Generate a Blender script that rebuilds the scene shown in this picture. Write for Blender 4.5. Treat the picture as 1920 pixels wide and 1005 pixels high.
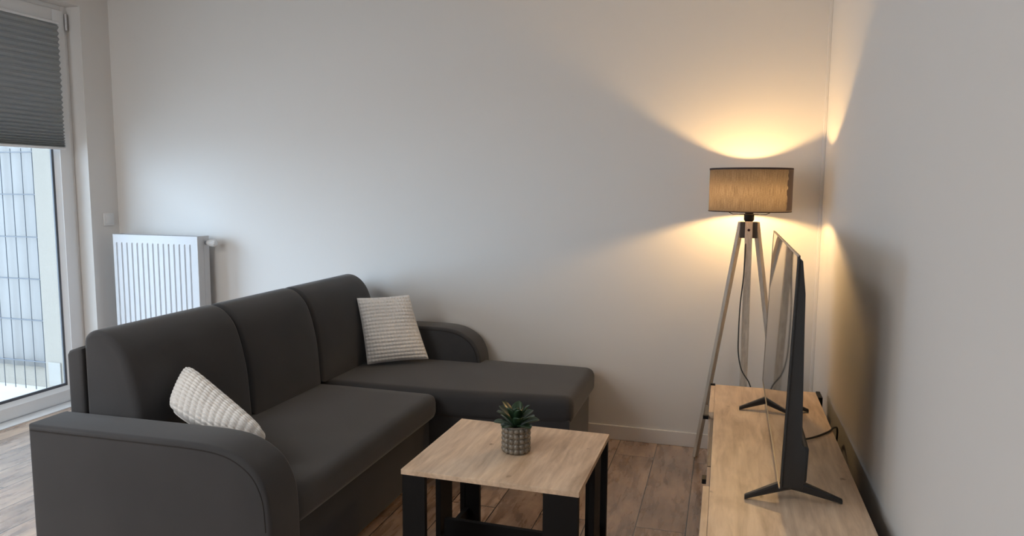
import bpy, bmesh, math, random
from mathutils import Vector, Matrix, noise

for o in list(bpy.data.objects):
    bpy.data.objects.remove(o, do_unlink=True)
C = bpy.context.scene
PI = math.pi

# ------------------------------------------------------------------ camera
F_PX, YAW, PITCH, ROLL = 1363.13, 0.284472, 0.110398, 0.0068555
EYE = Vector((0, 0, 1.4))
cy, sy = math.cos(YAW), math.sin(YAW)
cp, sp = math.cos(PITCH), math.sin(PITCH)
fwd = Vector((-sy * cp, cy * cp, -sp))
rt = Vector((cy, sy, 0))
up = rt.cross(fwd)
rgt = math.cos(ROLL) * rt + math.sin(ROLL) * up
upv = -math.sin(ROLL) * rt + math.cos(ROLL) * up
cam_d = bpy.data.cameras.new('camera')
cam_d.sensor_fit = 'HORIZONTAL'
cam_d.sensor_width = 36
cam_d.lens = F_PX * 36 / 1920
cam_d.clip_start = 0.02
cam = bpy.data.objects.new('camera', cam_d)
C.collection.objects.link(cam)
m = Matrix.Identity(4)
for i in range(3):
    m[i][0], m[i][1], m[i][2], m[i][3] = rgt[i], upv[i], -fwd[i], EYE[i]
cam.matrix_world = m
C.camera = cam

# ------------------------------------------------------------------ world, exposure, lights
w = bpy.data.worlds.new('overcast_sky')
C.world = w
w.use_nodes = True
bg = w.node_tree.nodes['Background']
bg.inputs[0].default_value = (0.65, 0.81, 1.0, 1)
bg.inputs[1].default_value = 3.3
C.view_settings.view_transform = 'Standard'
C.view_settings.look = 'None'
C.view_settings.gamma = 1
C.view_settings.use_curve_mapping = False
C.view_settings.exposure = 0.8
cyc = C.cycles
cyc.use_denoising = True
cyc.max_bounces = 10
cyc.diffuse_bounces = 7
cyc.glossy_bounces = 4
cyc.transparent_max_bounces = 12
cyc.transmission_bounces = 6
cyc.sample_clamp_indirect = 8
cyc.caustics_reflective = False
cyc.caustics_refractive = False


def area(name, loc, rot, sx, sy_, power, col, portal=False):
    d = bpy.data.lights.new(name, 'AREA')
    d.shape = 'RECTANGLE'
    d.size, d.size_y = sx, sy_
    d.energy = power
    d.color = col
    o = bpy.data.objects.new(name, d)
    C.collection.objects.link(o)
    o.location = loc
    o.rotation_euler = rot
    if portal:
        d.cycles.is_portal = True
    return o


# light through the balcony door is sampled through this portal
area('door_portal', (-4.125, 2.52, 1.25), (0, -PI / 2, 0), 2.5, 2.46, 1, (1, 1, 1), True)
# added overhead fill for the room's ambient light, out of view
OVERHEAD_FILL = area('overhead_fill_light', (-2.8, 0.4, 2.60), (0, 0, 0), 1.2, 1.2, 20, (1.0, 0.985, 0.955))
# added fill light behind the camera; the wall there has no opening
REAR_FILL = area('rear_fill_light', (-3.1, -1.87, 1.5), (PI / 2, 0, 0), 1.3, 1.5, 19, (0.84, 0.93, 1.0))
# low veiled sun: the brightest part of the hazy sky, shining in under the blinds
sun_d = bpy.data.lights.new('veiled_sun', 'SUN')
sun_d.energy = 1.5
sun_d.angle = math.radians(34)
sun_d.color = (0.60, 0.80, 1.0)
sun = bpy.data.objects.new('veiled_sun', sun_d)
C.collection.objects.link(sun)
sun.rotation_euler = Vector((.80, .57, -.185)).to_track_quat('-Z', 'Y').to_euler()


# ------------------------------------------------------------------ materials
def mat(name, col=(.8, .8, .8), rough=.5, metal=0, spec=.5):
    mt = bpy.data.materials.new(name)
    mt.use_nodes = True
    b = mt.node_tree.nodes['Principled BSDF']
    b.inputs['Base Color'].default_value = (*col, 1)
    b.inputs['Roughness'].default_value = rough
    b.inputs['Metallic'].default_value = metal
    b.inputs['Specular IOR Level'].default_value = spec
    return mt


class N:
    """tiny node helper"""
    def __init__(s, mt):
        s.t = mt.node_tree
        s.b = s.t.nodes['Principled BSDF']

    def n(s, typ, **kw):
        nd = s.t.nodes.new(typ)
        for k, v in kw.items():
            setattr(nd, k, v)
        return nd

    def l(s, a, b):
        s.t.links.new(a, b)

    def coords(s, scale=(1, 1, 1), kind='Object', rot=(0, 0, 0), loc=(0, 0, 0)):
        tc = s.n('ShaderNodeTexCoord')
        mp = s.n('ShaderNodeMapping')
        mp.inputs['Scale'].default_value = scale
        mp.inputs['Rotation'].default_value = rot
        mp.inputs['Location'].default_value = loc
        s.l(tc.outputs[kind], mp.inputs[0])
        return mp.outputs[0]

    def noise(s, vec, scale, detail=3, rough=.5, dist=0):
        nd = s.n('ShaderNodeTexNoise')
        nd.inputs['Scale'].default_value = scale
        nd.inputs['Detail'].default_value = detail
        nd.inputs['Roughness'].default_value = rough
        nd.inputs['Distortion'].default_value = dist
        s.l(vec, nd.inputs['Vector'])
        return nd.outputs['Fac']

    def ramp(s, fac, stops):
        r = s.n('ShaderNodeValToRGB')
        e = r.color_ramp.elements
        while len(e) > 1:
            e.remove(e[-1])
        e[0].position = stops[0][0]
        e[0].color = (*stops[0][1], 1)
        for p, c in stops[1:]:
            x = e.new(p)
            x.color = (*c, 1)
        s.l(fac, r.inputs[0])
        return r.outputs[0]

    def mix(s, fac, a, b, mode='MIX'):
        x = s.n('ShaderNodeMix', data_type='RGBA', blend_type=mode)
        if isinstance(fac, (int, float)):
            x.inputs[0].default_value = fac
        else:
            s.l(fac, x.inputs[0])
        for sock, v in ((x.inputs[6], a), (x.inputs[7], b)):
            if isinstance(v, tuple):
                sock.default_value = (*v, 1)
            else:
                s.l(v, sock)
        return x.outputs[2]

    def bump(s, h, strength=.3, dist=.002):
        b = s.n('ShaderNodeBump')
        b.inputs['Strength'].default_value = strength
        b.inputs['Distance'].default_value = dist
        s.l(h, b.inputs['Height'])
        s.l(b.outputs[0], s.b.inputs['Normal'])


def plaster(name, col):
    mt = mat(name, col, .75, spec=.25)
    h = N(mt)
    v = h.coords()
    h.bump(h.noise(v, 160, 4, .6), .10, .001)
    return mt


M_WALL = plaster('white_wall_paint', (.72, .705, .685))
M_CEIL = plaster('white_ceiling_paint', (.80, .80, .79))
M_TRIM = mat('white_skirting', (.74, .72, .70), .45)
M_PVC = mat('white_pvc', (.80, .81, .82), .35)
M_SEAL = mat('grey_rubber_seal', (.09, .10, .12), .5)
M_BLACK = mat('black_lacquer', (.007, .0065, .0065), .55, spec=.2)
M_TV = mat('black_tv_plastic', (.022, .022, .023), .38)
M_SILVER = mat('silver_bezel', (.45, .42, .38), .35, .8)
M_CHROME = mat('chrome', (.7, .7, .72), .2, 1)
M_RAD = mat('white_radiator_enamel', (.64, .65, .67), .5, spec=.3)
M_CABLE = mat('black_cable', (.012, .012, .012), .5)
M_GREYPLATE = mat('dark_grey_metal', (.07, .065, .06), .4, .3)
M_SWITCH = mat('white_switch_plastic', (.74, .74, .74), .35)
M_COVER = mat('grey_white_cover', (.40, .38, .35), .5)
M_SOIL = mat('dark_soil', (.02, .015, .01), .9)
M_DECK = mat('pale_concrete', (.84, .80, .74), .8)
M_GALV = mat('grey_coated_wire', (.17, .18, .20), .5, .2)


def stucco():
    mt = mat('cream_stucco', (.72, .69, .60), .9)
    h = N(mt)
    v = h.coords()
    f = h.noise(v, 120, 5, .7)
    h.l(h.mix(f, (.34, .305, .26), (.46, .42, .365)), h.b.inputs['Base Color'])
    h.bump(f, .5, .004)
    return mt


M_STUCCO = stucco()


def sheet_mat():
    mt = mat('translucent_white_sheet', (.28, .267, .255), .6)
    h = N(mt)
    tr = h.n('ShaderNodeBsdfTranslucent')
    tr.inputs[0].default_value = (.28, .267, .255, 1)
    mx = h.n('ShaderNodeMixShader')
    mx.inputs[0].default_value = .5
    h.l(h.b.outputs[0], mx.inputs[1])
    h.l(tr.outputs[0], mx.inputs[2])
    h.l(mx.outputs[0], h.t.nodes['Material Output'].inputs[0])
    return mt


M_SHEET = sheet_mat()


def glass_mat():
    mt = bpy.data.materials.new('window_glass')
    mt.use_nodes = True
    t = mt.node_tree
    t.nodes.remove(t.nodes['Principled BSDF'])
    tr = t.nodes.new('ShaderNodeBsdfTransparent')
    tr.inputs[0].default_value = (.93, .95, .96, 1)
    gl = t.nodes.new('ShaderNodeBsdfGlossy')
    gl.inputs['Roughness'].default_value = .01
    fr = t.nodes.new('ShaderNodeFresnel')
    fr.inputs[0].default_value = 1.45
    mx = t.nodes.new('ShaderNodeMixShader')
    # reflect only on the entering face: the leaving face of the thin pane would reflect totally
    ge = t.nodes.new('ShaderNodeNewGeometry')
    su = t.nodes.new('ShaderNodeMath')
    su.operation = 'SUBTRACT'
    su.inputs[0].default_value = 1
    t.links.new(ge.outputs['Backfacing'], su.inputs[1])
    mu = t.nodes.new('ShaderNodeMath')
    mu.operation = 'MULTIPLY'
    t.links.new(fr.outputs[0], mu.inputs[0])
    t.links.new(su.outputs[0], mu.inputs[1])
    t.links.new(mu.outputs[0], mx.inputs[0])
    t.links.new(tr.outputs[0], mx.inputs[1])
    t.links.new(gl.outputs[0], mx.inputs[2])
    t.links.new(mx.outputs[0], t.nodes['Material Output'].inputs[0])
    return mt


M_GLASS = glass_mat()


def floor_mat():
    mt = mat('rustic_oak_laminate', (.3, .2, .13), .38, spec=.5)
    h = N(mt)
    tc = h.n('ShaderNodeTexCoord')
    sep = h.n('ShaderNodeSeparateXYZ')
    h.l(tc.outputs['Object'], sep.inputs[0])
    ax = h.n('ShaderNodeMath', operation='ADD')
    h.l(sep.outputs['X'], ax.inputs[0])
    ax.inputs[1].default_value = .108 + .2035 * 40
    ay = h.n('ShaderNodeMath', operation='ADD')
    h.l(sep.outputs['Y'], ay.inputs[0])
    ay.inputs[1].default_value = 8.6
    cb = h.n('ShaderNodeCombineXYZ')
    h.l(ay.outputs[0], cb.inputs[0])
    h.l(ax.outputs[0], cb.inputs[1])
    br = h.n('ShaderNodeTexBrick')
    br.offset = .37
    br.inputs['Color1'].default_value = (0, 0, 0, 1)
    br.inputs['Color2'].default_value = (1, 1, 1, 1)
    br.inputs['Mortar'].default_value = (.5, .5, .5, 1)
    br.inputs['Scale'].default_value = 1
    br.inputs['Mortar Size'].default_value = .0022
    br.inputs['Mortar Smooth'].default_value = .1
    br.inputs['Brick Width'].default_value = 1.28
    br.inputs['Row Height'].default_value = .2035
    h.l(cb.outputs[0], br.inputs['Vector'])
    plank = br.outputs['Color']
    # shift grain per plank
    sc = h.n('ShaderNodeVectorMath', operation='SCALE')
    h.l(plank, sc.inputs[0])
    sc.inputs['Scale'].default_value = 7.3
    ad = h.n('ShaderNodeVectorMath', operation='ADD')
    h.l(tc.outputs['Object'], ad.inputs[0])
    h.l(sc.outputs[0], ad.inputs[1])
    mp = h.n('ShaderNodeMapping')
    mp.inputs['Scale'].default_value = (5.5, 1, 1)
    h.l(ad.outputs[0], mp.inputs[0])
    g1 = h.noise(mp.outputs[0], 4, 7, .58, .35)
    mp2 = h.n('ShaderNodeMapping')
    mp2.inputs['Scale'].default_value = (2.0, .9, 1)
    h.l(ad.outputs[0], mp2.inputs[0])
    g2 = h.noise(mp2.outputs[0], 4.5, 5, .6, .6)
    c1 = h.ramp(g1, [(.25, (.24, .16, .11)), (.42, (.42, .30, .22)), (.58, (.54, .405, .30)), (.78, (.68, .54, .42))])
    c2 = h.ramp(g2, [(.32, (.70, .66, .64)), (.66, (1.22, 1.18, 1.14))])
    c = h.mix(1.0, c1, c2, 'MULTIPLY')
    tone = h.ramp(plank, [(0, (.82, .80, .80)), (1, (1.15, 1.12, 1.10))])
    c = h.mix(1.0, c, tone, 'MULTIPLY')
    c = h.mix(br.outputs['Fac'], c, (.02, .014, .010))
    h.l(c, h.b.inputs['Base Color'])
    r = h.n('ShaderNodeMapRange')
    r.inputs['To Min'].default_value = .22
    r.inputs['To Max'].default_value = .34
    h.l(g1, r.inputs[0])
    h.l(r.outputs[0], h.b.inputs['Roughness'])
    h.bump(g1, .05, .002)
    h.b.inputs['Coat Weight'].default_value = 1.0
    h.b.inputs['Coat Roughness'].default_value = .14
    return mt


M_FLOOR = floor_mat()


def oak_mat(name, knots=True):
    mt = mat(name, (.5, .35, .22), .45, spec=.4)
    h = N(mt)
    v = h.coords((9, 1, 9))
    g = h.noise(v, 4.0, 7, .6, .5)
    v2 = h.coords((3.2, .9, 3.2))
    g2 = h.noise(v2, 3.2, 4, .55, .5)
    c = h.ramp(g, [(.28, (.53, .385, .265)), (.5, (.69, .525, .38)), (.72, (.82, .65, .485))])
    c2 = h.ramp(g2, [(.30, (.76, .72, .68)), (.5, (1.0, 1.0, 1.0)), (.7, (1.10, 1.09, 1.06))])
    c = h.mix(1.0, c, c2, 'MULTIPLY')
    if knots:
        v3 = h.coords((5.2, 3.6, 5.2), loc=(.35, .2, 0))
        vo = h.n('ShaderNodeTexVoronoi', feature='F1')
        vo.inputs['Scale'].default_value = 1.7
        vo.inputs['Randomness'].default_value = 1
        nz = h.n('ShaderNodeTexNoise')
        nz.inputs['Scale'].default_value = 6
        nz.inputs['Detail'].default_value = 4
        h.l(v3, nz.inputs['Vector'])
        dv = h.n('ShaderNodeVectorMath', operation='SCALE')
        h.l(nz.outputs['Color'], dv.inputs[0])
        dv.inputs['Scale'].default_value = .16
        av = h.n('ShaderNodeVectorMath', operation='ADD')
        h.l(v3, av.inputs[0])
        h.l(dv.outputs[0], av.inputs[1])
        h.l(av.outputs[0], vo.inputs['Vector'])
        k = h.ramp(vo.outputs['Distance'], [(.0, (.38, .33, .28)), (.05, (.6, .55, .5)), (.10, (1, 1, 1))])
        c = h.mix(1.0, c, k, 'MULTIPLY')
    h.l(c, h.b.inputs['Base Color'])
    h.bump(g, .05, .001)
    return mt


M_OAK = oak_mat('knotty_oak_decor')
M_OAK_EDGE = oak_mat('pale_oak_edge', False)


def fabric(name, col, sc=900, sheen=.25):
    mt = mat(name, col, .95, spec=.15)
    h = N(mt)
    v = h.coords()
    n1 = h.noise(v, sc, 2, .6)
    n2 = h.noise(v, 5, 3, .5)
    lo = tuple(x * .72 for x in col)
    hi = tuple(min(1, x * 1.3) for x in col)
    c = h.mix(n1, lo, hi)
    c = h.mix(1.0, c, h.ramp(n2, [(.3, (.92, .92, .92)), (.7, (1.08, 1.07, 1.06))]), 'MULTIPLY')
    h.l(c, h.b.inputs['Base Color'])
    h.b.inputs['Sheen Weight'].default_value = sheen
    h.b.inputs['Sheen Roughness'].default_value = .4
    h.bump(n1, .35, .001)
    return mt


M_SOFA = fabric('charcoal_woven_fabric', (.058, .058, .061), 900, .28)
M_PIPE = fabric('charcoal_seam_piping', (.034, .031, .030))
M_PILLOW = fabric('cream_popcorn_fabric', (.88, .84, .79), 500, .35)
M_PILLOW.node_tree.nodes['Principled BSDF'].inputs['Subsurface Weight'].default_value = 0.0


def legwood():
    mt = mat('greyed_light_wood', (.42, .37, .31), .6)
    h = N(mt)
    v = h.coords((30, 30, 2))
    g = h.noise(v, 3, 5, .6, .3)
    h.l(h.ramp(g, [(.3, (.40, .35, .29)), (.7, (.60, .54, .46))]), h.b.inputs['Base Color'])
    return mt


M_LEG = legwood()


def shade_mat():
    mt = mat('taupe_linen', (.26, .20, .15), .9, spec=.1)
    h = N(mt)
    tc = h.n('ShaderNodeTexCoord')
    sep = h.n('ShaderNodeSeparateXYZ')
    h.l(tc.outputs['Object'], sep.inputs[0])
    at = h.n('ShaderNodeMath', operation='ARCTAN2')
    h.l(sep.outputs['Y'], at.inputs[0])
    h.l(sep.outputs['X'], at.inputs[1])
    cb = h.n('ShaderNodeCombineXYZ')
    h.l(at.outputs[0], cb.inputs[0])
    h.l(sep.outputs['Z'], cb.inputs[1])
    mp = h.n('ShaderNodeMapping')
    mp.inputs['Scale'].default_value = (48, 7, 1)
    h.l(cb.outputs[0], mp.inputs[0])
    g = h.noise(mp.outputs[0], 2.2, 5, .7)
    mp2 = h.n('ShaderNodeMapping')
    mp2.inputs['Scale'].default_value = (9, 260, 1)
    h.l(cb.outputs[0], mp2.inputs[0])
    g2 = h.noise(mp2.outputs[0], 2.0, 3, .6)
    cm = h.mix(.28, g, g2)
    c = h.ramp(cm, [(.32, (.13, .095, .07)), (.5, (.25, .19, .14)), (.68, (.40, .32, .24))])
    h.l(c, h.b.inputs['Base Color'])
    tr = h.n('ShaderNodeBsdfTranslucent')
    ct = h.ramp(cm, [(.32, (.165, .15, .13)), (.5, (.34, .305, .275)), (.68, (.58, .53, .49))])
    h.l(ct, tr.inputs[0])
    mx = h.n('ShaderNodeMixShader')
    mx.inputs[0].default_value = .5
    h.l(h.b.outputs[0], mx.inputs[1])
    h.l(tr.outputs[0], mx.inputs[2])
    h.l(mx.outputs[0], h.t.nodes['Material Output'].inputs[0])
    return mt


M_SHADE = shade_mat()
M_SHADEBAND = mat('dark_brown_shade_tape', (.045, .025, .02), .7)
M_BULB = mat('glowing_bulb', (1, .8, .5), .4)
_b = M_BULB.node_tree.nodes['Principled BSDF']
_b.inputs['Emission Color'].default_value = (1.0, .61, .24, 1)
_b.inputs['Emission Strength'].default_value = 800


def blind_mat():
    mt = mat('grey_pleated_fabric', (.31, .325, .32), .85)
    h = N(mt)
    tr = h.n('ShaderNodeBsdfTranslucent')
    tr.inputs[0].default_value = (.045, .055, .07, 1)
    ad = h.n('ShaderNodeAddShader')
    h.l(h.b.outputs[0], ad.inputs[0])
    h.l(tr.outputs[0], ad.inputs[1])
    h.l(ad.outputs[0], h.t.nodes['Material Output'].inputs[0])
    return mt


M_BLIND = blind_mat()
M_SCREEN = mat('glossy_tv_screen', (.006, .006, .007), .035, spec=1.0)
M_SCREEN.node_tree.nodes['Principled BSDF'].inputs['IOR'].default_value = 1.6


def pot_mat():
    mt = mat('glazed_taupe_ceramic', (.17, .15, .12), .22, spec=.6)
    h = N(mt)
    g = h.noise(h.coords(), 45, 4, .6)
    h.l(h.ramp(g, [(.3, (.13, .11, .085)), (.7, (.24, .21, .17))]), h.b.inputs['Base Color'])
    return mt


M_POT = pot_mat()


def leaf_mat():
    mt = mat('dark_green_leaf', (.03, .07, .035), .3, spec=.5)
    h = N(mt)
    g = h.noise(h.coords(), 30, 3, .5)
    h.l(h.ramp(g, [(.3, (.012, .034, .016)), (.7, (.040, .080, .038))]), h.b.inputs['Base Color'])
    return mt


M_LEAF = leaf_mat()


# ------------------------------------------------------------------ helpers
def tag(o, label=None, cat=None, group=None, kind=None):
    if label:
        o['label'] = label
    if cat:
        o['category'] = cat
    if group:
        o['group'] = group
    if kind:
        o['kind'] = kind
    return o


def thing(name, label, cat, loc=(0, 0, 0), rotz=0, group=None):
    o = bpy.data.objects.new(name, None)
    C.collection.objects.link(o)
    o.location = loc
    o.rotation_euler = (0, 0, rotz)
    o.empty_display_size = .1
    return tag(o, label, cat, group)


def obj(name, bm, mt, parent=None, smooth=False):
    bmesh.ops.recalc_face_normals(bm, faces=bm.faces)
    me = bpy.data.meshes.new(name)
    bm.to_mesh(me)
    bm.free()
    for mm in (mt if isinstance(mt, (list, tuple)) else [mt]):
        me.materials.append(mm)
    if smooth:
        for p in me.polygons:
            p.use_smooth = True
        if smooth != 'all':
            try:
                me.set_sharp_from_angle(angle=math.radians(35))
            except Exception:
                pass
    o = bpy.data.objects.new(name, me)
    C.collection.objects.link(o)
    if parent:
        o.parent = parent
    return o


def struct(name, bm, mt, parent=None, smooth=False):
    o = obj(name, bm, mt, parent, smooth)
    if not parent:
        o['kind'] = 'structure'
    return o


def nb():
    return bmesh.new()


def add_box(bm, x0, x1, y0, y1, z0, z1, bev=0, seg=2, mi=0):
    t = bmesh.new()
    vs = [t.verts.new((x, y, z)) for x in (x0, x1) for y in (y0, y1) for z in (z0, z1)]
    for f in ((0, 1, 3, 2), (4, 6, 7, 5), (0, 4, 5, 1), (2, 3, 7, 6), (0, 2, 6, 4), (1, 5, 7, 3)):
        t.faces.new([vs[i] for i in f])
    if bev:
        bmesh.ops.bevel(t, geom=t.edges[:], offset=bev, segments=seg, affect='EDGES', profile=.5)
    merge(bm, t, mi)
    return bm


def merge(bm, t, mi=0, mat4=None):
    if mat4 is not None:
        t.transform(mat4)
    mp = {}
    for v in t.verts:
        mp[v] = bm.verts.new(v.co)
    for f in t.faces:
        try:
            nf = bm.faces.new([mp[v] for v in f.verts])
            nf.material_index = mi
        except ValueError:
            pass
    t.free()


def box(*a, **k):
    return add_box(nb(), *a, **k)


def prism(pts, axis, a, b, bev=0, seg=3, bm=None, mi=0):
    """polygon extruded along an axis; pts are the two other coordinates in xyz order"""
    t = bmesh.new()

    def P(p, s):
        if axis == 'Y':
            return (p[0], s, p[1])
        if axis == 'X':
            return (s, p[0], p[1])
        return (p[0], p[1], s)
    A = [t.verts.new(P(p, a)) for p in pts]
    B = [t.verts.new(P(p, b)) for p in pts]
    n = len(pts)
    fa = t.faces.new(A)
    fb = t.faces.new(B[::-1])
    for i in range(n):
        t.faces.new((A[i], B[i], B[(i + 1) % n], A[(i + 1) % n]))
    bmesh.ops.recalc_face_normals(t, faces=t.faces)
    if bev:
        es = list({e for f in (fa, fb) for e in f.edges})
        bmesh.ops.bevel(t, geom=es, offset=bev, segments=seg, affect='EDGES', profile=.5)
    if bm is None:
        bm = nb()
    merge(bm, t, mi)
    return bm


def tube(bm, pts, r, n=10, cap=True, smoothpath=0):
    pts = [Vector(p) for p in pts]
    if smoothpath:
        out = []
        for i in range(len(pts) - 1):
            p0 = pts[max(i - 1, 0)]
            p1, p2 = pts[i], pts[i + 1]
            p3 = pts[min(i + 2, len(pts) - 1)]
            for k in range(smoothpath):
                t = k / smoothpath
                out.append(.5 * ((2 * p1) + (p2 - p0) * t + (2 * p0 - 5 * p1 + 4 * p2 - p3) * t * t + (3 * p1 - p0 - 3 * p2 + p3) * t ** 3))
        out.append(pts[-1])
        pts = out
    rings = []
    prev = None
    for i, p in enumerate(pts):
        d = (pts[min(i + 1, len(pts) - 1)] - pts[max(i - 1, 0)]).normalized()
        if prev is None:
            u = d.orthogonal().normalized()
        else:
            u = (prev - d * prev.dot(d)).normalized()
        prev = u
        v = d.cross(u)
        rr = r[i] if isinstance(r, (list, tuple)) else r
        rings.append([bm.verts.new(p + u * rr * math.cos(2 * PI * k / n) + v * rr * math.sin(2 * PI * k / n)) for k in range(n)])
    for a, b in zip(rings, rings[1:]):
        for k in range(n):
            bm.faces.new((a[k], a[(k + 1) % n], b[(k + 1) % n], b[k]))
    if cap:
        bm.faces.new(rings[0][::-1])
        bm.faces.new(rings[-1])
    return bm


def lathe(bm, prof, c=(0, 0, 0), n=48, cap=True):
    rings = []
    for r, z in prof:
        rings.append([bm.verts.new((c[0] + r * math.cos(2 * PI * k / n), c[1] + r * math.sin(2 * PI * k / n), c[2] + z)) for k in range(n)])
    for a, b in zip(rings, rings[1:]):
        for k in range(n):
            bm.faces.new((a[k], a[(k + 1) % n], b[(k + 1) % n], b[k]))
    if cap:
        bm.faces.new(rings[0][::-1])
        bm.faces.new(rings[-1])
    return bm


def beam(bm, a, b, wx, wy, xdir=None, bev=.002):
    """rectangular bar from a to b; wx along xdir"""
    a, b = Vector(a), Vector(b)
    d = (b - a)
    L = d.length
    d.normalize()
    x = Vector(xdir) if xdir else d.orthogonal()
    x = (x - d * x.dot(d)).normalized()
    y = d.cross(x)
    t = bmesh.new()
    add_box(t, -wx / 2, wx / 2, -wy / 2, wy / 2, 0, L, bev)
    m4 = Matrix(((x.x, y.x, d.x, a.x), (x.y, y.y, d.y, a.y), (x.z, y.z, d.z, a.z), (0, 0, 0, 1)))
    merge(bm, t, 0, m4)
    return bm


# ------------------------------------------------------------------ the setting
XL, XR, YB, YF, ZC = -3.92, .465, 3.96, -1.9, 2.66
D0, D1 = 1.273, 3.74     # balcony door opening in y
DH = 2.505
struct('floor', box(-4.12, XR + .15, YF - .15, YB + .15, -.05, 0), M_FLOOR)
struct('ceiling', box(-4.4, XR + .15, YF - .15, YB + .15, ZC, ZC + .15), M_CEIL)
struct('wall_back', box(-4.4, XR + .15, YB, YB + .15, -.1, ZC), M_WALL)
struct('wall_right', box(XR, XR + .15, YF - .15, YB, -.05, ZC), M_WALL)
struct('wall_front', box(XL, XR, YF - .15, YF, -.05, ZC), M_WALL)
b = nb()
for (xa, xb) in ((-3.80, -3.75), (-3.12, -3.08), (-2.45, -2.40)):
    add_box(b, xa, xb, YF, YF + .02, .70, 2.30, .002)
add_box(b, -3.75, -2.45, YF, YF + .02, .70, .78, .002)
add_box(b, -3.75, -2.45, YF, YF + .02, 2.22, 2.30, .002)
w2 = struct('fill_light_frame', b, M_PVC)  # added frame on the solid wall, dressing the unseen fill light
b = nb()
add_box(b, -4.12, XL, D1, YB, -.05, ZC)
add_box(b, -4.12, XL, YF - .15, D0, -.05, ZC)
add_box(b, -4.12, XL, D0, D1, DH, ZC)
struct('wall_left', b, M_WALL)
b = nb()
add_box(b, -4.33, -4.12, 3.70, YB, -.1, ZC)
add_box(b, -4.33, -4.12, YF - .15, D0 + .04, -.1, ZC)
add_box(b, -4.33, -4.12, D0 + .04, 3.70, DH - .02, ZC)
struct('wall_outside', b, M_STUCCO)


def skirting(name, x0, x1, y0, y1):
    struct(name, box(x0, x1, y0, y1, 0, .080, .003), M_TRIM)


skirting('baseboard_back', XL + .013, XR - .013, YB - .013, YB)
skirting('baseboard_right', XR - .013, XR, YF, YB)
b = nb()
add_box(b, XL, XL + .013, D1 + .005, YB - .013, 0, .08, .003)
add_box(b, XL, XL + .013, YF, D0 - .005, 0, .08, .003)
struct('baseboard_left', b, M_TRIM)
# slim white cable duct in the corner
struct('trim_1', box(XR - .014, XR, YB - .016, YB, .082, ZC - .002, .002), M_WALL)

# balcony door with two leaves
XD = -4.03
bm = nb()
add_box(bm, -4.11, XD, 3.70, 3.74, 0, DH, .003)
add_box(bm, -4.11, XD, D0, D0 + .04, 0, DH, .003)
add_box(bm, -4.11, XD, D0 + .04, 3.70, DH - .03, DH, .003)
add_box(bm, -4.11, XD, D0 + .04, 3.70, 0, .012, .003)
door = struct('door_1', bm, M_PVC, smooth=True)
tag(door, 'white balcony door with two glazed leaves')


def leaf(y0, y1):
    zb, zt = .014, DH - .032
    sw = .085
    xf, xb = XD + .012, -4.10
    bm = nb()
    add_box(bm, xb, xf, y0, y0 + sw, zb, zt, .004)
    add_box(bm, xb, xf, y1 - sw, y1, zb, zt, .004)
    add_box(bm, xb, xf, y0 + sw, y1 - sw, zb, zb + sw - .012, .004)
    add_box(bm, xb, xf, y0 + sw, y1 - sw, zt - sw, zt, .004)
    s = obj('sash', bm, M_PVC, door, True)
    # sloped glazing bead and dark seal
    gy0, gy1, gz0, gz1 = y0 + sw, y1 - sw, zb + sw - .012, zt - sw
    bw = .022
    bm = nb()
    prof = [(-4.055, 0), (xf - .004, 0), (-4.045, bw), (-4.055, bw)]
    prism([(x, gz0 + z) for x, z in prof], 'Y', gy0, gy1, bm=bm)
    prism([(x, gz1 - z) for x, z in prof], 'Y', gy0, gy1, bm=bm)
    prism([(x, gy0 + z) for x, z in prof], 'Z', gz0, gz1, bm=bm)
    prism([(x, gy1 - z) for x, z in prof], 'Z', gz0, gz1, bm=bm)
    obj('glazing_bead', bm, M_PVC, s)
    bm = nb()
    q = bw + .016
    for a in ((gy0 + bw, gy0 + q, gz0 + bw, gz1 - bw), (gy1 - q, gy1 - bw, gz0 + bw, gz1 - bw),
              (gy0 + q, gy1 - q, gz0 + bw, gz0 + q), (gy0 + q, gy1 - q, gz1 - q, gz1 - bw)):
        add_box(bm, -4.058, -4.048, *a)
    obj('seal', bm, M_SEAL, s)
    obj('glass_pane', box(-4.068, -4.062, gy0 + .01, gy1 - .01, gz0 + .01, gz1 - .01), M_GLASS, s)
    return s


leaf(2.745, 3.712)
s2 = leaf(1.300, 2.735)
bm = nb()
add_box(bm, XD + .012, XD + .022, 2.69, 2.72, .98, 1.12, .004)
tube(bm, [(XD + .02, 2.705, 1.08), (XD + .06, 2.705, 1.08), (XD + .06, 2.59, 1.08)], .009)
obj('handle', bm, M_CHROME, s2, True)
bm = nb()
tube(bm, [(XD + .014, 3.722, 2.36), (XD + .014, 3.722, 2.46)], .009)
tube(bm, [(XD + .014, 3.722, .10), (XD + .014, 3.722, .20)], .009)
obj('hinge', bm, M_CHROME, door, True)
struct('door_threshold', box(XD - .005, XL, D0 + .002, D1 - .002, 0, .006), M_PVC)
bpy.data.objects['door_threshold'].name = 'trim_2'


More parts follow.
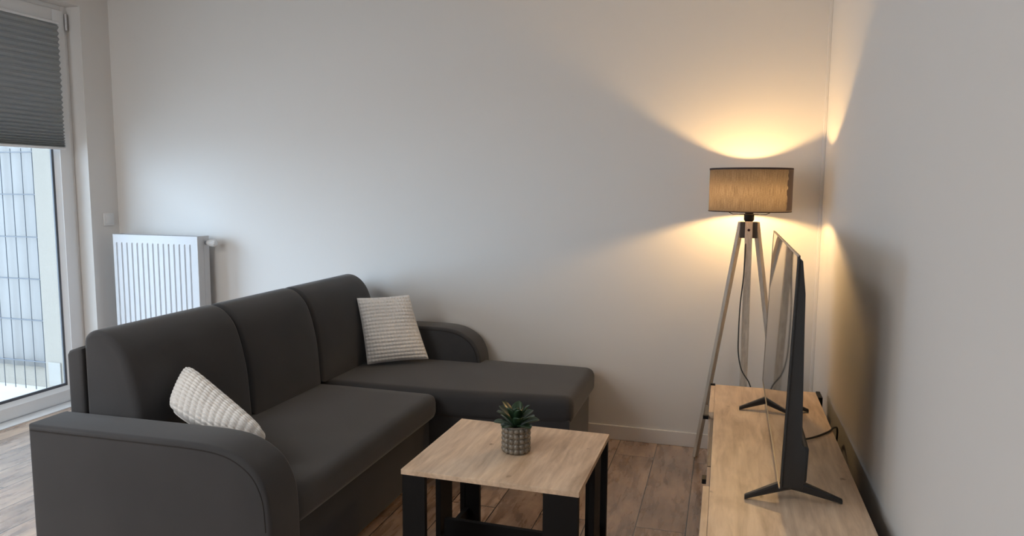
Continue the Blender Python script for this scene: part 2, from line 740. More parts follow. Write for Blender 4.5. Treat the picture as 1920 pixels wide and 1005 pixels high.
# pleated blinds hanging on the leaves
def blind(y0, y1, zb, label):
    t = thing('pleated_blind', label, 'blind', (XD + .026, (y0 + y1) / 2, zb), group='grey pleated blinds')
    zt = 2.395
    hw = (y1 - y0) / 2
    H = zt - .016 - (zb + .016)
    n = 27
    zs = []
    # pleats bunch up slightly near the bottom rail
    wsum = 0
    ws = [.28 + .95 * min(1, i / 16) ** .8 for i in range(n)]
    tot = sum(ws)
    bm = nb()
    row = []
    z = .016
    prof = [(-.0, z)]
    for i in range(n):
        hgt = ws[i] / tot * H
        prof.append((.016, z + hgt / 2))
        prof.append((-.0, z + hgt))
        z += hgt
    # cellular fabric: front zigzag and mirrored back zigzag
    A = [(x, zz) for x, zz in prof]
    Bk = [(-x - .002, zz) for x, zz in prof][::-1]
    for poly in (A, Bk):
        v0 = [bm.verts.new((x, -hw, zz)) for x, zz in poly]
        v1 = [bm.verts.new((x, hw, zz)) for x, zz in poly]
        for i in range(len(poly) - 1):
            bm.faces.new((v0[i], v0[i + 1], v1[i + 1], v1[i]))
    obj('pleated_fabric', bm, M_BLIND, t)
    # white strips along the pleat edges stand in for daylight glimpsed between them
    for s in (-1, 1):
        bm = nb()
        for (xa, za), (xb, zb_) in zip(A, A[1:]):
            y = s * hw
            beam(bm, (xa, y, za), (xb, y, zb_), .002, .004, (0, 1, 0), bev=0)
        obj('pleat_light_edge', bm, M_PVC, t)
    obj('bottom_rail', box(-.013, .013, -hw - .003, hw + .003, 0, .016, .003), M_PVC, t, True)
    obj('top_rail', box(-.013, .013, -hw - .003, hw + .003, zt - zb - .016, zt - zb, .003), M_PVC, t, True)
    return t


blind(2.80, 3.645, 1.615, 'grey pleated blind on the door leaf nearest the back wall')
blind(1.36, 2.68, 1.615, 'wider grey pleated blind on the door leaf farther from the back wall')

# balcony outside
tag(struct('balcony_floor', box(-7.5, -4.12, .2, 6.5, -.14, -.04), M_DECK), 'pale balcony floor outside the door')
YFEN = 3.84
fence = thing('mesh_fence', 'grey wire mesh fence panel on the balcony outside the glass', 'fence', (-5.3, YFEN, -.04))
bm = nb()
x_r = .895
for i in range(22):
    x = .800 - i * .094
    tube(bm, [(x, 0, .01), (x, 0, 1.68)], .0032, 6)
for z in (.21, .502, .79, 1.08, 1.37, 1.655):
    for dy in (-.007, .007):
        tube(bm, [(-1.35, dy, z), (x_r, dy, z)], .0042, 6)
obj('wire_mesh', bm, M_GALV, fence, True)
obj('fence_post', box(-1.40, -1.35, -.025, .025, 0, 1.75, .003), M_GALV, fence)
sheet = thing('privacy_sheet', 'white privacy sheet stretched behind the wire mesh fence', 'sheet', (-5.3, YFEN + .035, -.04))
bm = nb()
NX, NZ = 120, 8
g = [[bm.verts.new((-1.36 + 2.32 * i / NX, .006 * math.sin(i * .9) + .004 * math.sin(i * .37 + j), .16 + 1.6 * j / NZ)) for j in range(NZ + 1)] for i in range(NX + 1)]
for i in range(NX):
    for j in range(NZ):
        bm.faces.new((g[i][j], g[i + 1][j], g[i + 1][j + 1], g[i][j + 1]))
obj('fabric', bm, M_SHEET, sheet, 'all')
bm = nb()
add_box(bm, -7.5, -4.36, YFEN + .09, YFEN + .17, -.04, .17)
tag(struct('balcony_kerb', bm, M_STUCCO), 'low kerb behind the fence')
tag(struct('balcony_shading_slab', box(-6.0, -4.36, .2, 6.5, 2.62, 2.76), M_DECK), 'unseen concrete slab added over the balcony to cut the sky light')  # added above the view to dim the sky light on sheet and deck
# white wall socket cover low on the outer reveal
bm = nb()
add_box(bm, -4.30, -4.20, 3.692, 3.70, .06, .22, .002)
tag(obj('socket_cover', bm, M_COVER), 'small grey-white cover plate low on the cream outside wall', 'cover plate')

# ------------------------------------------------------------------ sofa
sofa = thing('corner_sofa', 'charcoal grey fabric corner sofa with chaise along the back wall', 'sofa', (-1.75, 2.85, 0))
SO = Vector((1.75, -2.85, 0))


def sobj(name, bm, mt, smooth=True, parent=None):
    bm.transform(Matrix.Translation(SO))
    return obj(name, bm, mt, parent or sofa, smooth)


ARM = [(-2.205, .028), (-2.205, .605), (-1.60, .612), (-1.50, .610), (-1.43, .600), (-1.375, .578), (-1.33, .545),
       (-1.30, .500), (-1.283, .445), (-1.277, .36), (-1.277, .028)]


def smooth_outline(pts, i0, i1, k=4):
    """Catmull-Rom between points i0 and i1, corners elsewhere stay sharp"""
    out = list(pts[:i0])
    for i in range(i0, i1):
        p0 = Vector(pts[max(i - 1, i0)])
        p1, p2 = Vector(pts[i]), Vector(pts[i + 1])
        p3 = Vector(pts[min(i + 2, i1)])
        for q in range(k):
            t = q / k
            v = .5 * ((2 * p1) + (p2 - p0) * t + (2 * p0 - 5 * p1 + 4 * p2 - p3) * t * t + (3 * p1 - p0 - 3 * p2 + p3) * t ** 3)
            out.append((v.x, v.y))
    out += list(pts[i1:])
    return out


ARM = smooth_outline(ARM, 2, 9)


def arm_with_seam(y0, y1):
    bm = prism(ARM, 'Y', y0, y1, .014, 4)
    a = sobj('armrest', bm, M_SOFA)
    bm = nb()
    path = [Vector((x, 0, z)) for x, z in ARM[1:-1]]
    for y in (y0, y1):
        ins = []
        for i, p in enumerate(path):
            d = (path[min(i + 1, len(path) - 1)] - path[max(i - 1, 0)]).normalized()
            nrm = Vector((d.z, 0, -d.x))     # to the right of travel: inward
            q = p - nrm * -.018
            q.x = max(q.x, -2.192)
            ins.append(Vector((q.x, y, q.z)))
        tube(bm, ins, .0022, 6)
    sobj('seam', bm, M_PIPE, True, a)
    return a


arm_with_seam(1.80, 1.962)
arm_with_seam(3.765, 3.925)

# body under the seats
bm = nb()
add_box(bm, -2.15, -1.345, 1.962, 3.765, .03, .31, .008)
sobj('body', bm, M_SOFA)
bm = nb()
prism([(-1.345, 3.180), (-.668, 3.266), (-.690, 3.895), (-1.345, 3.895)], 'Z', .03, .31, .008, bm=bm)
sobj('chaise_body', bm, M_SOFA)
for (x, y) in ((-2.10, 1.86), (-1.36, 1.86), (-2.10, 3.84), (-.78, 3.83), (-.78, 3.25), (-1.42, 3.25)):
    bm = nb()
    lathe(bm, [(.022, 0), (.026, .034)], (x, y, 0), 16)
    sobj('foot', bm, M_BLACK)
# back frame
bm = prism([(-2.205, .03), (-2.205, .805), (-2.195, .820), (-2.15, .835), (-2.137, .83), (-2.137, .03)], 'Y', 1.965, 3.90, .012, 3)
sobj('back_frame', bm, M_SOFA)


def cushion(x0, x1, y0, y1, z0, z1, r, name, crown=.012, shear=0):
    bm = nb()
    t = bmesh.new()
    nx, ny = 12, 12
    add_box(t, x0, x1, y0, y1, z0, z1, r, 5)
    # cuts so that the top can be crowned
    for k in range(1, nx):
        xx = x0 + (x1 - x0) * k / nx
        bmesh.ops.bisect_plane(t, geom=t.verts[:] + t.edges[:] + t.faces[:], plane_co=(xx, 0, 0), plane_no=(1, 0, 0))
    for k in range(1, ny):
        yy = y0 + (y1 - y0) * k / ny
        bmesh.ops.bisect_plane(t, geom=t.verts[:] + t.edges[:] + t.faces[:], plane_co=(0, yy, 0), plane_no=(0, 1, 0))
    for v in t.verts:
        u = (v.co.x - x0) / (x1 - x0)
        vv = (v.co.y - y0) / (y1 - y0)
        if v.co.z > (z0 + z1) / 2:
            v.co.z += crown * (max(0, 4 * u * (1 - u)) ** .6) * (max(0, 4 * vv * (1 - vv)) ** .6)
        v.co.z += .0015 * noise.noise(Vector((v.co.x * 5, v.co.y * 5, 3)))
    for v in t.verts:
        if shear and v.co.x > -1.3:
            v.co.y += shear * (v.co.x + 1.3) / (x1 + 1.3) * (y1 - v.co.y) / (y1 - y0)
    merge(bm, t)
    return sobj(name, bm, M_SOFA)


cushion(-2.08, -1.29, 1.964, 3.165, .295, .418, .040, 'seat_cushion', .010)
cushion(-2.08, -.655, 3.172, 3.90, .280, .420, .044, 'chaise_cushion', .006, .09)

BACK = [(-1.895, .425), (-1.902, .50), (-1.913, .62), (-1.928, .70), (-1.944, .762), (-1.966, .82), (-1.998, .862),
        (-2.035, .888), (-2.080, .897), (-2.112, .888), (-2.130, .868), (-2.134, .84)]


BACK = smooth_outline(BACK, 0, 11, 3)


def back(y0, y1):
    pts = BACK + [(-2.134, .425)]
    bm = nb()
    t = bmesh.new()
    prism(pts, 'Y', y0, y1, .022, 5, bm=t)
    bmesh.ops.remove_doubles(t, verts=t.verts, dist=.0002)
    # puff out the middle of the cushion
    for k in range(1, 8):
        yy = y0 + (y1 - y0) * k / 8
        bmesh.ops.bisect_plane(t, geom=t.verts[:] + t.edges[:] + t.faces[:], plane_co=(0, yy, 0), plane_no=(0, 1, 0))
    for v in t.verts:
        u = min(1, max(0, (v.co.y - y0) / (y1 - y0)))
        pz = min(1, max(0, (v.co.z - .42) / .46))
        if v.co.x > -2.05:
            v.co.x += .016 * (4 * u * (1 - u)) ** .5 * (max(0, 4 * pz * (1 - pz))) ** .5
    merge(bm, t)
    return sobj('backrest', bm, M_SOFA)


back(1.968, 2.578)
back(2.584, 3.128)
back(3.134, 3.760)


# ------------------------------------------------------------------ pillows
def pillow(name, label, corners, flip, thick, rows, pinch=.05, curve=None, waffle=.45, cornerr=.05):
    """corners: bottom-left, bottom-right, top-right, top-left"""
    A, B, Cc, D = [Vector(c) for c in corners]
    cen = (A + B + Cc + D) / 4
    nrm = (B - A + Cc - D).cross(D - A + Cc - B).normalized()
    if nrm.dot(EYE - cen) < 0:
        nrm = -nrm
    n = rows * 8
    t = thing(name, label, 'pillow', tuple(cen))
    bm = nb()

    def base(u, v):
        p = A * (1 - u) * (1 - v) + B * u * (1 - v) + Cc * u * v + D * (1 - u) * v
        # sides draw in a little between the corners
        su, sv = 4 * u * (1 - u), 4 * v * (1 - v)
        ctr = cen - p
        cr = (abs(2 * u - 1) * abs(2 * v - 1)) ** 7
        p = p + ctr * cornerr * cr
        return p + ctr * pinch * (su * abs(2 * v - 1) ** 3 + sv * abs(2 * u - 1) ** 3)
    sheets = []
    for side in (1, -1):
        g = []
        for i in range(n + 1):
            r = []
            for j in range(n + 1):
                u, v = i / n, j / n
                p = base(u, v)
                bulge = (max(0, 1 - abs(2 * u - 1) ** 2.6) * max(0, 1 - abs(2 * v - 1) ** 2.6)) ** .52
                bump = (abs(math.sin(PI * rows * u)) ** .7 * waffle + 1 - waffle) * abs(math.sin(PI * rows * v)) ** .8
                h = thick / 2 * bulge + .0085 * bump * min(1, bulge * 4 + .3)
                h += .008 * bulge * noise.noise(Vector((u * 3.1, v * 2.7, 4 + side)))
                q = p + nrm * side * h
                if curve:
                    q = curve(q, u, v)
                r.append(bm.verts.new(q - cen))
            g.append(r)
        sheets.append(g)
        for i in range(n):
            for j in range(n):
                bm.faces.new((g[i][j], g[i + 1][j], g[i + 1][j + 1], g[i][j + 1]))
    bmesh.ops.remove_doubles(bm, verts=bm.verts, dist=.0012)
    o = obj('cover', bm, M_PILLOW, t, 'all')
    # closed seam edge
    bm = nb()
    edge = [base(k / 20, 0) for k in range(20)] + [base(1, k / 20) for k in range(20)] + [base(1 - k / 20, 1) for k in range(20)] + [base(0, 1 - k / 20) for k in range(21)]
    if curve:
        uv = [(k / 20, 0) for k in range(20)] + [(1, k / 20) for k in range(20)] + [(1 - k / 20, 1) for k in range(20)] + [(0, 1 - k / 20) for k in range(21)]
        edge = [curve(e, *q) for e, q in zip(edge, uv)]
    tube(bm, [e - cen for e in edge], .0022, 6)
    obj('seam_edge', bm, M_PILLOW, t, 'all')
    return t


def ray(px, py):
    return fwd + rgt * ((px - 960) / F_PX) - upv * ((py - 502.5) / F_PX)


pillow('throw_pillow', 'cream popcorn-knit pillow upright against the far armrest',
       [(-1.838, 3.50, .438), (-1.548, 3.655, .456), (-1.690, 3.715, .795), (-1.925, 3.555, .788)], 1, .13, 18, .03, None, .6, .0)


pillow('throw_pillow', 'cream popcorn-knit pillow slumped behind the near armrest',
       [(-1.825, 2.01, .632), (-1.53, 2.06, .455), (-1.485, 2.090, .560), (-1.888, 2.190, .742)], 1, .16, 14, -.03, None, .85, .14)


# ------------------------------------------------------------------ coffee table
TX0, TX1, TY0, TY1, TZ = -1.018, -.404, 2.166, 2.738, .45
table = thing('coffee_table', 'square coffee table with knotty oak top and black legs', 'table', ((TX0 + TX1) / 2, (TY0 + TY1) / 2, 0))
TO = -Vector(table.location)


def tobj(name, bm, mt, smooth=False):
    bm.transform(Matrix.Translation(TO))
    return obj(name, bm, mt, table, smooth)


tobj('tabletop', box(TX0, TX1, TY0, TY1, TZ - .018, TZ, .0012), M_OAK)
zt = TZ - .018
i_ = .003
for (sx, sy_) in ((0, 0), (1, 0), (0, 1), (1, 1)):
    bm = nb()
    wx = .083 if (sx, sy_) != (1, 0) else .115
    wy = .055 if (sx, sy_) == (0, 0) else .004
    x0 = TX0 + i_ if sx == 0 else TX1 - i_ - wx
    ya = TY0 + i_ if sy_ == 0 else TY1 - i_ - .02
    add_box(bm, x0, x0 + wx, ya, ya + .02, 0, zt, .001)
    xx = x0 if sx == 0 else TX1 - i_ - .02
    yb = ya + .02 if sy_ == 0 else ya - wy
    add_box(bm, xx, xx + .02, yb, yb + wy, 0, zt, .001)
    tobj('leg', bm, M_BLACK)
for x in (TX0 + i_, TX1 - i_ - .02):
    bm = nb()
    add_box(bm, x, x + .02, 2.455, 2.575, 0, zt, .001)
    tobj('side_post', bm, M_BLACK)
bm = nb()
add_box(bm, TX0 + .024, TX0 + .044, TY0 + .03, TY1 - .03, .03, .085, .001)
add_box(bm, TX1 - .044, TX1 - .024, TY0 + .03, TY1 - .03, .03, .085, .001)
add_box(bm, TX0 + .044, TX1 - .044, 2.44, 2.46, .03, .158, .001)
tobj('stretcher', bm, M_BLACK)

table.rotation_euler.z = math.radians(-.8)
# potted succulent
PX, PY = -.697, 2.452
plant = thing('potted_succulent', 'small green succulent in a bobbled taupe pot on the coffee table', 'plant', (PX, PY, TZ))
bm = nb()
lathe(bm, [(.001, 0), (.042, 0), (.046, .004), (.047, .03), (.047, .092), (.0465, .099), (.044, .101), (.041, .097), (.041, .08), (.001, .08)], n=48, cap=False)
for r in range(5):
    for k in range(15):
        a = 2 * PI * k / 15
        t = bmesh.new()
        bmesh.ops.create_uvsphere(t, u_segments=14, v_segments=10, radius=.0112)
        merge(bm, t, 0, Matrix.Translation((.0445 * math.cos(a), .0445 * math.sin(a), .0115 + r * .0185)) @ Matrix.Rotation(a, 4, 'Z') @ Matrix.Diagonal((.85, 1.0, .95, 1)))
obj('pot', bm, M_POT, plant, 'all')
bm = nb()
lathe(bm, [(.001, .088), (.040, .088)], n=24, cap=False)
obj('soil', bm, M_SOIL, plant)
rnd = random.Random(5)
bm = nb()


def leaf_blade(bm, az, tilt, L, W, z0):
    """thick pointed leaf, curving outward"""
    n = 10
    d = Vector((math.cos(az), math.sin(az), 0))
    s = Vector((-math.sin(az), math.cos(az), 0))
    rings = []
    p = Vector((0, 0, z0)) + d * .006
    ang = tilt + .35
    for i in range(n + 1):
        t = i / n
        wd = W * (.35 + .65 * math.sin(PI * min(1, t * .80 + .02)) ** 1.2) * (1 if t < .8 else max(.03, (1 - ((t - .8) / .2) ** 2)) ** .5)
        dirv = d * math.cos(ang) + Vector((0, 0, 1)) * math.sin(ang)
        nv = -d * math.sin(ang) + Vector((0, 0, 1)) * math.cos(ang)
        th = .0022 * (1 - t * .7)
        cup = wd * .35
        rings.append([bm.verts.new(p + s * wd + nv * cup), bm.verts.new(p + s * wd * .5 + nv * (cup * .3 + th)), bm.verts.new(p + nv * th * .6),
                      bm.verts.new(p - s * wd * .5 + nv * (cup * .3 + th)), bm.verts.new(p - s * wd + nv * cup),
                      bm.verts.new(p - s * wd * .5 - nv * th), bm.verts.new(p - nv * th * 1.8), bm.verts.new(p + s * wd * .5 - nv * th)])
        p = p + dirv * (L / n)
        ang -= .055
    for a, b_ in zip(rings, rings[1:]):
        for k in range(8):
            bm.faces.new((a[k], a[(k + 1) % 8], b_[(k + 1) % 8], b_[k]))
    bm.faces.new(rings[0][::-1])
    bm.faces.new(rings[-1])


k = 0
for ring, (cnt, tilt, L, W) in enumerate(((6, .16, .078, .0215), (6, .55, .092, .0205), (5, .92, .090, .0190), (2, 1.25, .066, .014))):
    for i in range(cnt):
        az = 2 * PI * (i + .5 * (ring % 2)) / cnt + rnd.uniform(-.15, .15) + .3
        leaf_blade(bm, az, tilt + rnd.uniform(-.08, .08), L * rnd.uniform(.9, 1.1), W * rnd.uniform(.9, 1.1), .090 + .004 * ring)
obj('foliage', bm, M_LEAF, plant, 'all')

# ------------------------------------------------------------------ media unit
UX0, UX1, UY0, UY1, UZ = -.015, .416, 1.74, 3.42, .50
unit = thing('tv_cabinet', 'low oak TV cabinet with black details along the right wall', 'cabinet', ((UX0 + UX1) / 2, (UY0 + UY1) / 2, 0))
UO = -Vector(unit.location)


def uobj(name, bm, mt, parent=None, smooth=False):
    bm.transform(Matrix.Translation(UO))
    return obj(name, bm, mt, parent or unit, smooth)


uobj('top_panel', box(UX0, UX1, UY0, UY1, UZ - .018, UZ, .0012), M_OAK)
bm = nb()
add_box(bm, UX0 + .004, UX1, UY1 - .020, UY1 - .002, .06, UZ - .018)
add_box(bm, UX0 + .004, UX1, UY0 + .002, UY0 + .020, .06, UZ - .018)
add_box(bm, UX0 + .004, UX1, UY0 + .02, UY1 - .02, .06, .078)
add_box(bm, UX1 - .008, UX1 - .002, UY0 + .02, UY1 - .02, .078, UZ - .018)
add_box(bm, UX0 + .02, UX1 - .008, 2.205, 2.221, .078, UZ - .018)
add_box(bm, UX0 + .02, UX1 - .008, 2.965, 2.981, .078, UZ - .018)
add_box(bm, UX0 + .02, UX1 - .008, 2.221, 2.965, .28, .296)
uobj('carcass', bm, M_BLACK)
for (ya, yb_, hy) in ((2.985, 3.405, 3.0), (1.755, 2.215, 1.80)):
    d = uobj('door', box(UX0 - .020, UX0 - .0005, ya, yb_, .075, UZ - .002, .001), M_OAK_EDGE)
    bm = nb()
    add_box(bm, UX0 - .036, UX0 - .0205, ya + .004, ya + .15, .470, .484, .001)
    uobj('handle', bm, M_GREYPLATE, d)
    # black pull block
    bm = nb()
    add_box(bm, UX0 - .042, UX0 - .0205, ya - .012, ya + .002, .470, .484, .001)
    uobj('pull', bm, M_BLACK, d)
d = uobj('glass_door', box(UX0 - .012, UX0 + .004, 2.430, 2.960, .298, .480, .001), mat('dark_brown_glass', (.06, .04, .033), .25))
d = uobj('drawer', box(UX0 - .012, UX0 + .004, 2.225, 2.425, .298, .480, .001), mat('rosy_grey_front', (.30, .22, .19), .5))
uobj('handle', box(UX0 - .026, UX0 - .012, 2.335, 2.375, .455, .470, .001), M_BLACK, d)
# black corner blocks at the far end, level with the top
bm = nb()
add_box(bm, UX1 + .001, UX1 + .018, UY1 - .10, UY1 + .004, .03, UZ + .004, .001)
uobj('corner_post', bm, M_BLACK)
bm = nb()
add_box(bm, UX0 - .022, UX0 - .001, UY1 - .012, UY1 + .004, .03, UZ + .004, .001)
uobj('corner_post', bm, M_BLACK)
for x in (UX0 + .05, UX1 - .05):
    for y in (UY0 + .08, UY1 - .08):
        uobj('foot', box(x - .02, x + .02, y - .02, y + .02, 0, .06, .002), M_BLACK)

# ------------------------------------------------------------------ television
TVL, TVH = 1.225, .665
tv = thing('television', 'large flat television on two splayed black feet on the cabinet', 'television', (.184, 2.115, UZ), rotz=0)
tilt = math.radians(1.55)
yaw = math.radians(-.47)


def tvm(bm):
    # local: x thickness (front at 0 facing -x), y along length, z up
    bm.transform(Matrix.Rotation(yaw, 4, 'Z') @ Matrix.Translation((-.008, 0, .056)) @ Matrix.Rotation(tilt, 4, 'Y'))
    return bm


bm = nb()
add_box(bm, 0.0015, .007, 0, TVL, 0, TVH, .001)
fr = obj('frame', tvm(bm), M_TV, tv)
obj('screen', tvm(box(0, .0018, .006, TVL - .006, .012, TVH - .005)), M_SCREEN, tv)
bm = nb()
add_box(bm, -.002, .0015, 0, TVL, 0, .004)
add_box(bm, -.0015, .004, 0, TVL, TVH - .003, TVH + .001)
add_box(bm, -.0015, .003, TVL - .003, TVL + .001, 0, TVH)
obj('bezel_trim', tvm(bm), M_SILVER, tv)
# wedge-shaped back housing seen edge on
bm = nb()
prof = [(.006, .004), (.060, .004), (.064, .02), (.064, .110), (.058, .128), (.050, .136), (.047, .20), (.033, .46), (.028, .56), (.015, .650), (.006, .655)]
prism(prof, 'Y', .003, TVL - .003, .002, 2, bm=bm)
hs = obj('rear_housing', tvm(bm), M_TV, tv, True)
# deeper electronics box in the middle
bm = nb()
add_box(bm, .045, .074, .035, TVL - .035, .010, .118, .008, 3)
obj('speaker_box', tvm(bm), M_TV, tv, True)
for yy in (.075, .975):
    bm = nb()
    a0 = Vector((.030, yy, .048))
    for tip in (Vector((-.100, yy - .040, .0065)), Vector((.170, yy + .008, .0065))):
        mid = a0 + (tip - a0) * .12
        t = bmesh.new()
        n_ = 8
        rings = []
        d = (tip - a0)
        for i in range(n_ + 1):
            s_ = i / n_
            p = a0 + d * s_
            p.z = a0.z + (tip.z - a0.z) * s_ ** 1.05
            hh = .0165 * (1 - s_) + .0060 * s_
            ww = .015 * (1 - s_) + .009 * s_
            rings.append([t.verts.new(p + Vector((0, a * ww, b__ * hh))) for a, b__ in ((-1, -.6), (-.6, -1), (.6, -1), (1, -.6), (1, .6), (.6, 1), (-.6, 1), (-1, .6))])
        for a, b__ in zip(rings, rings[1:]):
            for k in range(8):
                t.faces.new((a[k], a[(k + 1) % 8], b__[(k + 1) % 8], b__[k]))
        t.faces.new(rings[0][::-1])
        t.faces.new(rings[-1])
        merge(bm, t)
    add_box(bm, .006, .056, yy - .014, yy + .014, .032, .066, .005, 2)
    obj('foot', bm, M_TV, tv, True)
bm = nb()
tube(bm, [(.062, .50, .085), (.085, .545, .040), (.118, .60, .012), (.166, .665, .0045), (.215, .735, .0045), (.243, .80, .002), (.264, .862, -.035), (.266, .93, -.20)], .0036, 8, smoothpath=6)
obj('power_cable', bm, M_CABLE, tv, 'all')

# ------------------------------------------------------------------ floor lamp
LX, LY = .110, 3.69
lamp = thing('floor_lamp', 'tripod floor lamp with lit taupe drum shade in the corner', 'lamp', (LX, LY, 0))
R, ZB, ZT = .190, 1.293, 1.497
bm = nb()
n = 96
for (r0, r1) in ((R, R - .0015),):
    lathe(bm, [(R, ZB), (R, ZT), (R - .0015, ZT), (R - .0015, ZB), (R, ZB)], n=n, cap=False)
bm.transform(Matrix.Translation((0, 0, 0)))
sh = obj('lamp_shade', bm, M_SHADE, lamp, 'all')
for z0, th_ in ((ZB - .001, .0045), (ZT - .007, .008)):
    bm = nb()
    lathe(bm, [(R + .0015, z0), (R + .0015, z0 + th_), (R - .003, z0 + th_), (R - .003, z0), (R + .0015, z0)], n=n, cap=False)
    obj('shade_tape', bm, M_SHADEBAND, sh, True)
# overlapping glued seam of the shade, frayed edge
bm = nb()
rr = random.Random(3)
a0, a1 = math.radians(-33), math.radians(-2)
rows = 26
L_, R_ = [], []
step = 0
for j in range(rows + 1):
    z = ZB + .008 + (ZT - ZB - .016) * j / rows
    if j % 2 == 0:
        step = rr.uniform(-.035, .035)
    aa = a0 + step
    L_.append(bm.verts.new(((R + .0012) * math.cos(aa), (R + .0012) * math.sin(aa), z)))
    R_.append([bm.verts.new(((R + .0012) * math.cos(aa + (a1 - aa) * k / 6), (R + .0012) * math.sin(aa + (a1 - aa) * k / 6), z)) for k in range(1, 7)])
for j in range(rows):
    ra, rb = [L_[j]] + R_[j], [L_[j + 1]] + R_[j + 1]
    for k in range(6):
        bm.faces.new((ra[k], ra[k + 1], rb[k + 1], rb[k]))
obj('shade_seam', bm, mat('brown_seam_cloth', (.16, .115, .085), .9), sh, 'all')
# wire carrier under the shade
bm = nb()
zc = ZB - .014
for a in (math.radians(-4), math.radians(92), math.radians(184)):
    c_, s_ = math.cos(a), math.sin(a)
    tube(bm, [(.020 * c_, .020 * s_, zc), (.076 * c_, .076 * s_, zc), (.110 * c_, .110 * s_, ZB + .003), ((R - .002) * c_, (R - .002) * s_, ZB + .010)], .0018, 8)
tube(bm, [(.05 * math.cos(2 * PI * k / 24), .05 * math.sin(2 * PI * k / 24), zc) for k in range(25)], .0015, 6)
obj('shade_carrier', bm, M_BLACK, lamp, True)
bm = nb()
lathe(bm, [(.014, ZB + .028), (.020, ZB + .026), (.020, ZB - .012), (.0235, ZB - .014), (.0235, ZB - .040), (.016, ZB - .052), (.012, ZB - .056)], n=32)
obj('lamp_socket', bm, M_BLACK, lamp, True)
ZBULB = 1.362
bm = nb()
lathe(bm, [(.002, -.026), (.0075, -.025), (.009, -.018), (.014, -.008), (.0165, .003), (.015, .010), (.0095, .016), (.001, .019)], (0, 0, ZBULB), 24)
obj('bulb', bm, M_BULB, lamp, 'all')
bm = nb()
lathe(bm, [(.013, ZB + .026), (.013, ZBULB - .024)], n=24)
obj('bulb_base', bm, M_SWITCH, lamp, True)
# hub and legs
zh0, zh1 = 1.165, 1.243
bm = nb()
add_box(bm, -.040, -.016, -.020, .004, zh0, zh1, .002)
add_box(bm, .016, .040, -.020, .004, zh0, zh1, .002)
add_box(bm, -.014, .014, -.005, .020, zh0 + .01, zh1 - .002, .002)
obj('hub_plate', bm, M_GREYPLATE, lamp)
feet = ((0, -.25), (-.215, .125), (.215, .125))
tops = ((0, -.024), (-.034, .012), (.034, .012))
for (fx, fy), (tx, ty) in zip(feet, tops):
    bm = nb()
    side = Vector((-fy, fx, 0)).normalized()
    if fy < 0:
        beam(bm, (fx, fy, .003), (tx, ty, zh1 + .001), .034, .018, side)
    else:
        beam(bm, (fx, fy, .003), (tx, ty, zh1 - .001), .034, .018, side)
    obj('leg', bm, M_LEG, lamp)
bm = nb()
tube(bm, [(0, -.043, 1.205), (0, -.032, 1.205)], .0065, 16)
obj('bolt', bm, mat('dark_red_brown_bolt', (.05, .015, .012), .4, .6), lamp, True)
bm = nb()
tube(bm, [(-.010, .03, 1.245), (-.012, -.04, 1.16), (-.016, -.10, 1.00), (-.027, -.13, .86), (-.030, -.16, .72), (-.027, -.185, .63), (-.010, -.21, .56), (.026, -.235, .505), (.030, -.245, .44), (.034, -.25, .05)], .0030, 8, smoothpath=6)
obj('power_cord', bm, M_CABLE, lamp, 'all')

# ------------------------------------------------------------------ radiator
rad = thing('radiator', 'white ribbed panel radiator on the back wall behind the sofa', 'radiator', (-3.49, 3.80, 0))
RW, RZ0, RZ1 = .33, .17, 1.08
bm = nb()
xs = []
nr = 15
pitch_ = (2 * RW - .05) / nr
prof = [(-RW, 0.004, 0), (-RW + .003, 0, 0)]
for i in range(nr):
    x = -RW + .026 + i * pitch_
    prof += [(x, 0, 0), (x + .0035, 0, 1), (x + .0085, 0, 1), (x + .012, 0, 0)]
prof += [(RW - .003, 0, 0), (RW, .004, 0)]
zrows = [(RZ0, 0), (RZ0 + .045, 0), (RZ0 + .055, 1), (RZ1 - .060, 1), (RZ1 - .050, 0), (RZ1 - .002, 0), (RZ1, .0)]
grid = []
for z, k in zrows:
    grid.append([bm.verts.new((x, y + .009 * g_ * k, z)) for x, y, g_ in prof])
for a, b_ in zip(grid, grid[1:]):
    for i in range(len(prof) - 1):
        bm.faces.new((a[i], a[i + 1], b_[i + 1], b_[i]))
add_box(bm, -RW + .0035, RW - .0035, .0095, .014, RZ0 + .001, RZ1 - .001)
obj('front_panel', bm, M_RAD, rad)
bm = nb()
add_box(bm, -RW + .0035, RW - .0035, .0145, .018, RZ0, RZ1 - .008)
add_box(bm, -RW + .0035, RW - .0035, .094, .100, RZ0, RZ1 - .004)
obj('rear_panel', bm, M_RAD, rad)
for s in (-1, 1):
    bm = nb()
    xa, xb = sorted((s * RW, s * (RW - .003)))
    add_box(bm, xa, xb, .0045, .0525, RZ0, RZ1 + .002, .0012)
    add_box(bm, xa, xb, .0535, .104, RZ0, RZ1 + .002, .0012)
    obj('side_cover', bm, M_RAD, rad)
bm = nb()
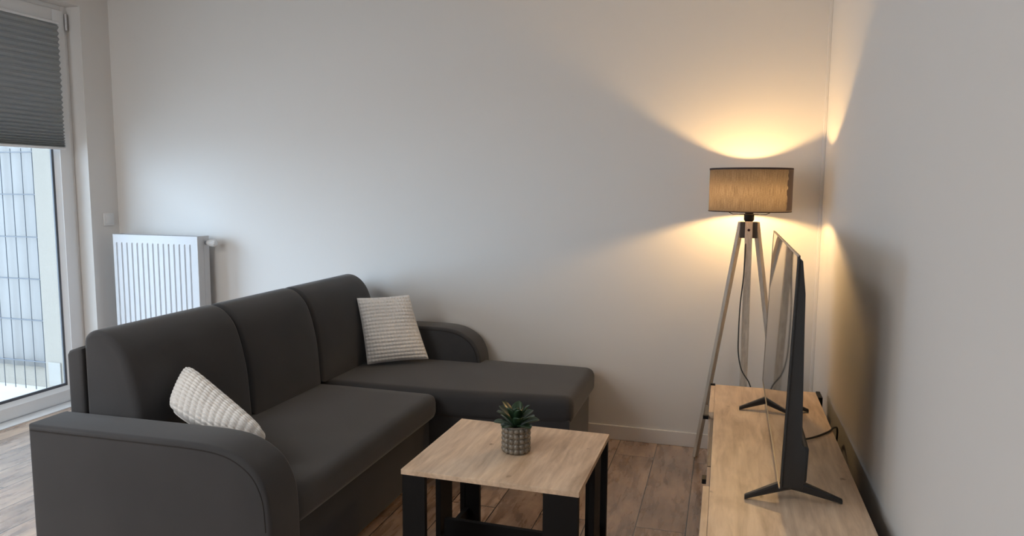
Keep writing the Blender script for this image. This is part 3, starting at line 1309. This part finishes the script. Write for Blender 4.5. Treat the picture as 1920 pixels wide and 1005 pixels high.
for i in range(32):
    x = -RW + .015 + i * (2 * RW - .03) / 31
    add_box(bm, x - .003, x + .003, .0245, .0875, RZ1 - .006, RZ1 - .002)
add_box(bm, -RW + .0035, RW - .0035, .019, .024, RZ1 - .006, RZ1 - .001)
add_box(bm, -RW + .0035, RW - .0035, .088, .0935, RZ1 - .006, RZ1)
obj('top_grille', bm, M_RAD, rad)
bm = nb()
tube(bm, [(RW, .07, RZ1 - .042), (RW + .024, .07, RZ1 - .042)], .012, 20)
v_ = obj('valve', bm, M_CHROME, rad, True)
bm = nb()
x0 = RW + .018
for i in range(1):
    tube(bm, [(x0, .07, RZ1 - .042), (x0 + .012, .07, RZ1 - .042), (x0 + .014, .07, RZ1 - .042), (x0 + .055, .07, RZ1 - .042), (x0 + .062, .07, RZ1 - .042)], [.015, .015, .019, .021, .017], 28)
for k in range(14):
    a = 2 * PI * k / 14
    beam(bm, (x0 + .018, .07 + .0200 * math.cos(a), RZ1 - .042 + .0200 * math.sin(a)), (x0 + .054, .07 + .0215 * math.cos(a), RZ1 - .042 + .0215 * math.sin(a)), .003, .003, bev=0)
obj('thermostat_head', bm, M_SWITCH, rad, True)
for x in (-RW + .12, RW - .12):
    bm = nb()
    add_box(bm, x - .012, x + .012, .100, .1585, RZ0 + .1, RZ1 - .1)
    obj('wall_bracket', bm, M_RAD, rad)
bm = nb()
for x in (RW - .05, RW - .10):
    tube(bm, [(x, .05, RZ0 + .01), (x, .05, 0)], .009, 12)
obj('pipe', bm, M_RAD, rad, True)

# ------------------------------------------------------------------ light switch
sw = thing('light_switch', 'white square light switch on the left wall above the radiator', 'switch', (XL, 3.873, 1.171))
obj('frame', box(0, .009, -.041, .041, -.041, .041, .003), M_SWITCH, sw, True)
obj('rocker', box(.009, .014, -.027, .027, -.027, .027, .002), M_SWITCH, sw, True)

# invented housing for the added overhead fill, out of view (its light is the area lamp at the top of the script)
cl = thing('overhead_fill_housing', 'flat square white housing added for the fill light behind the viewpoint', 'lamp', (-2.8, 0.4, ZC))
obj('housing', box(-.62, .62, -.62, .62, -.045, 0, .004), M_PVC, cl)
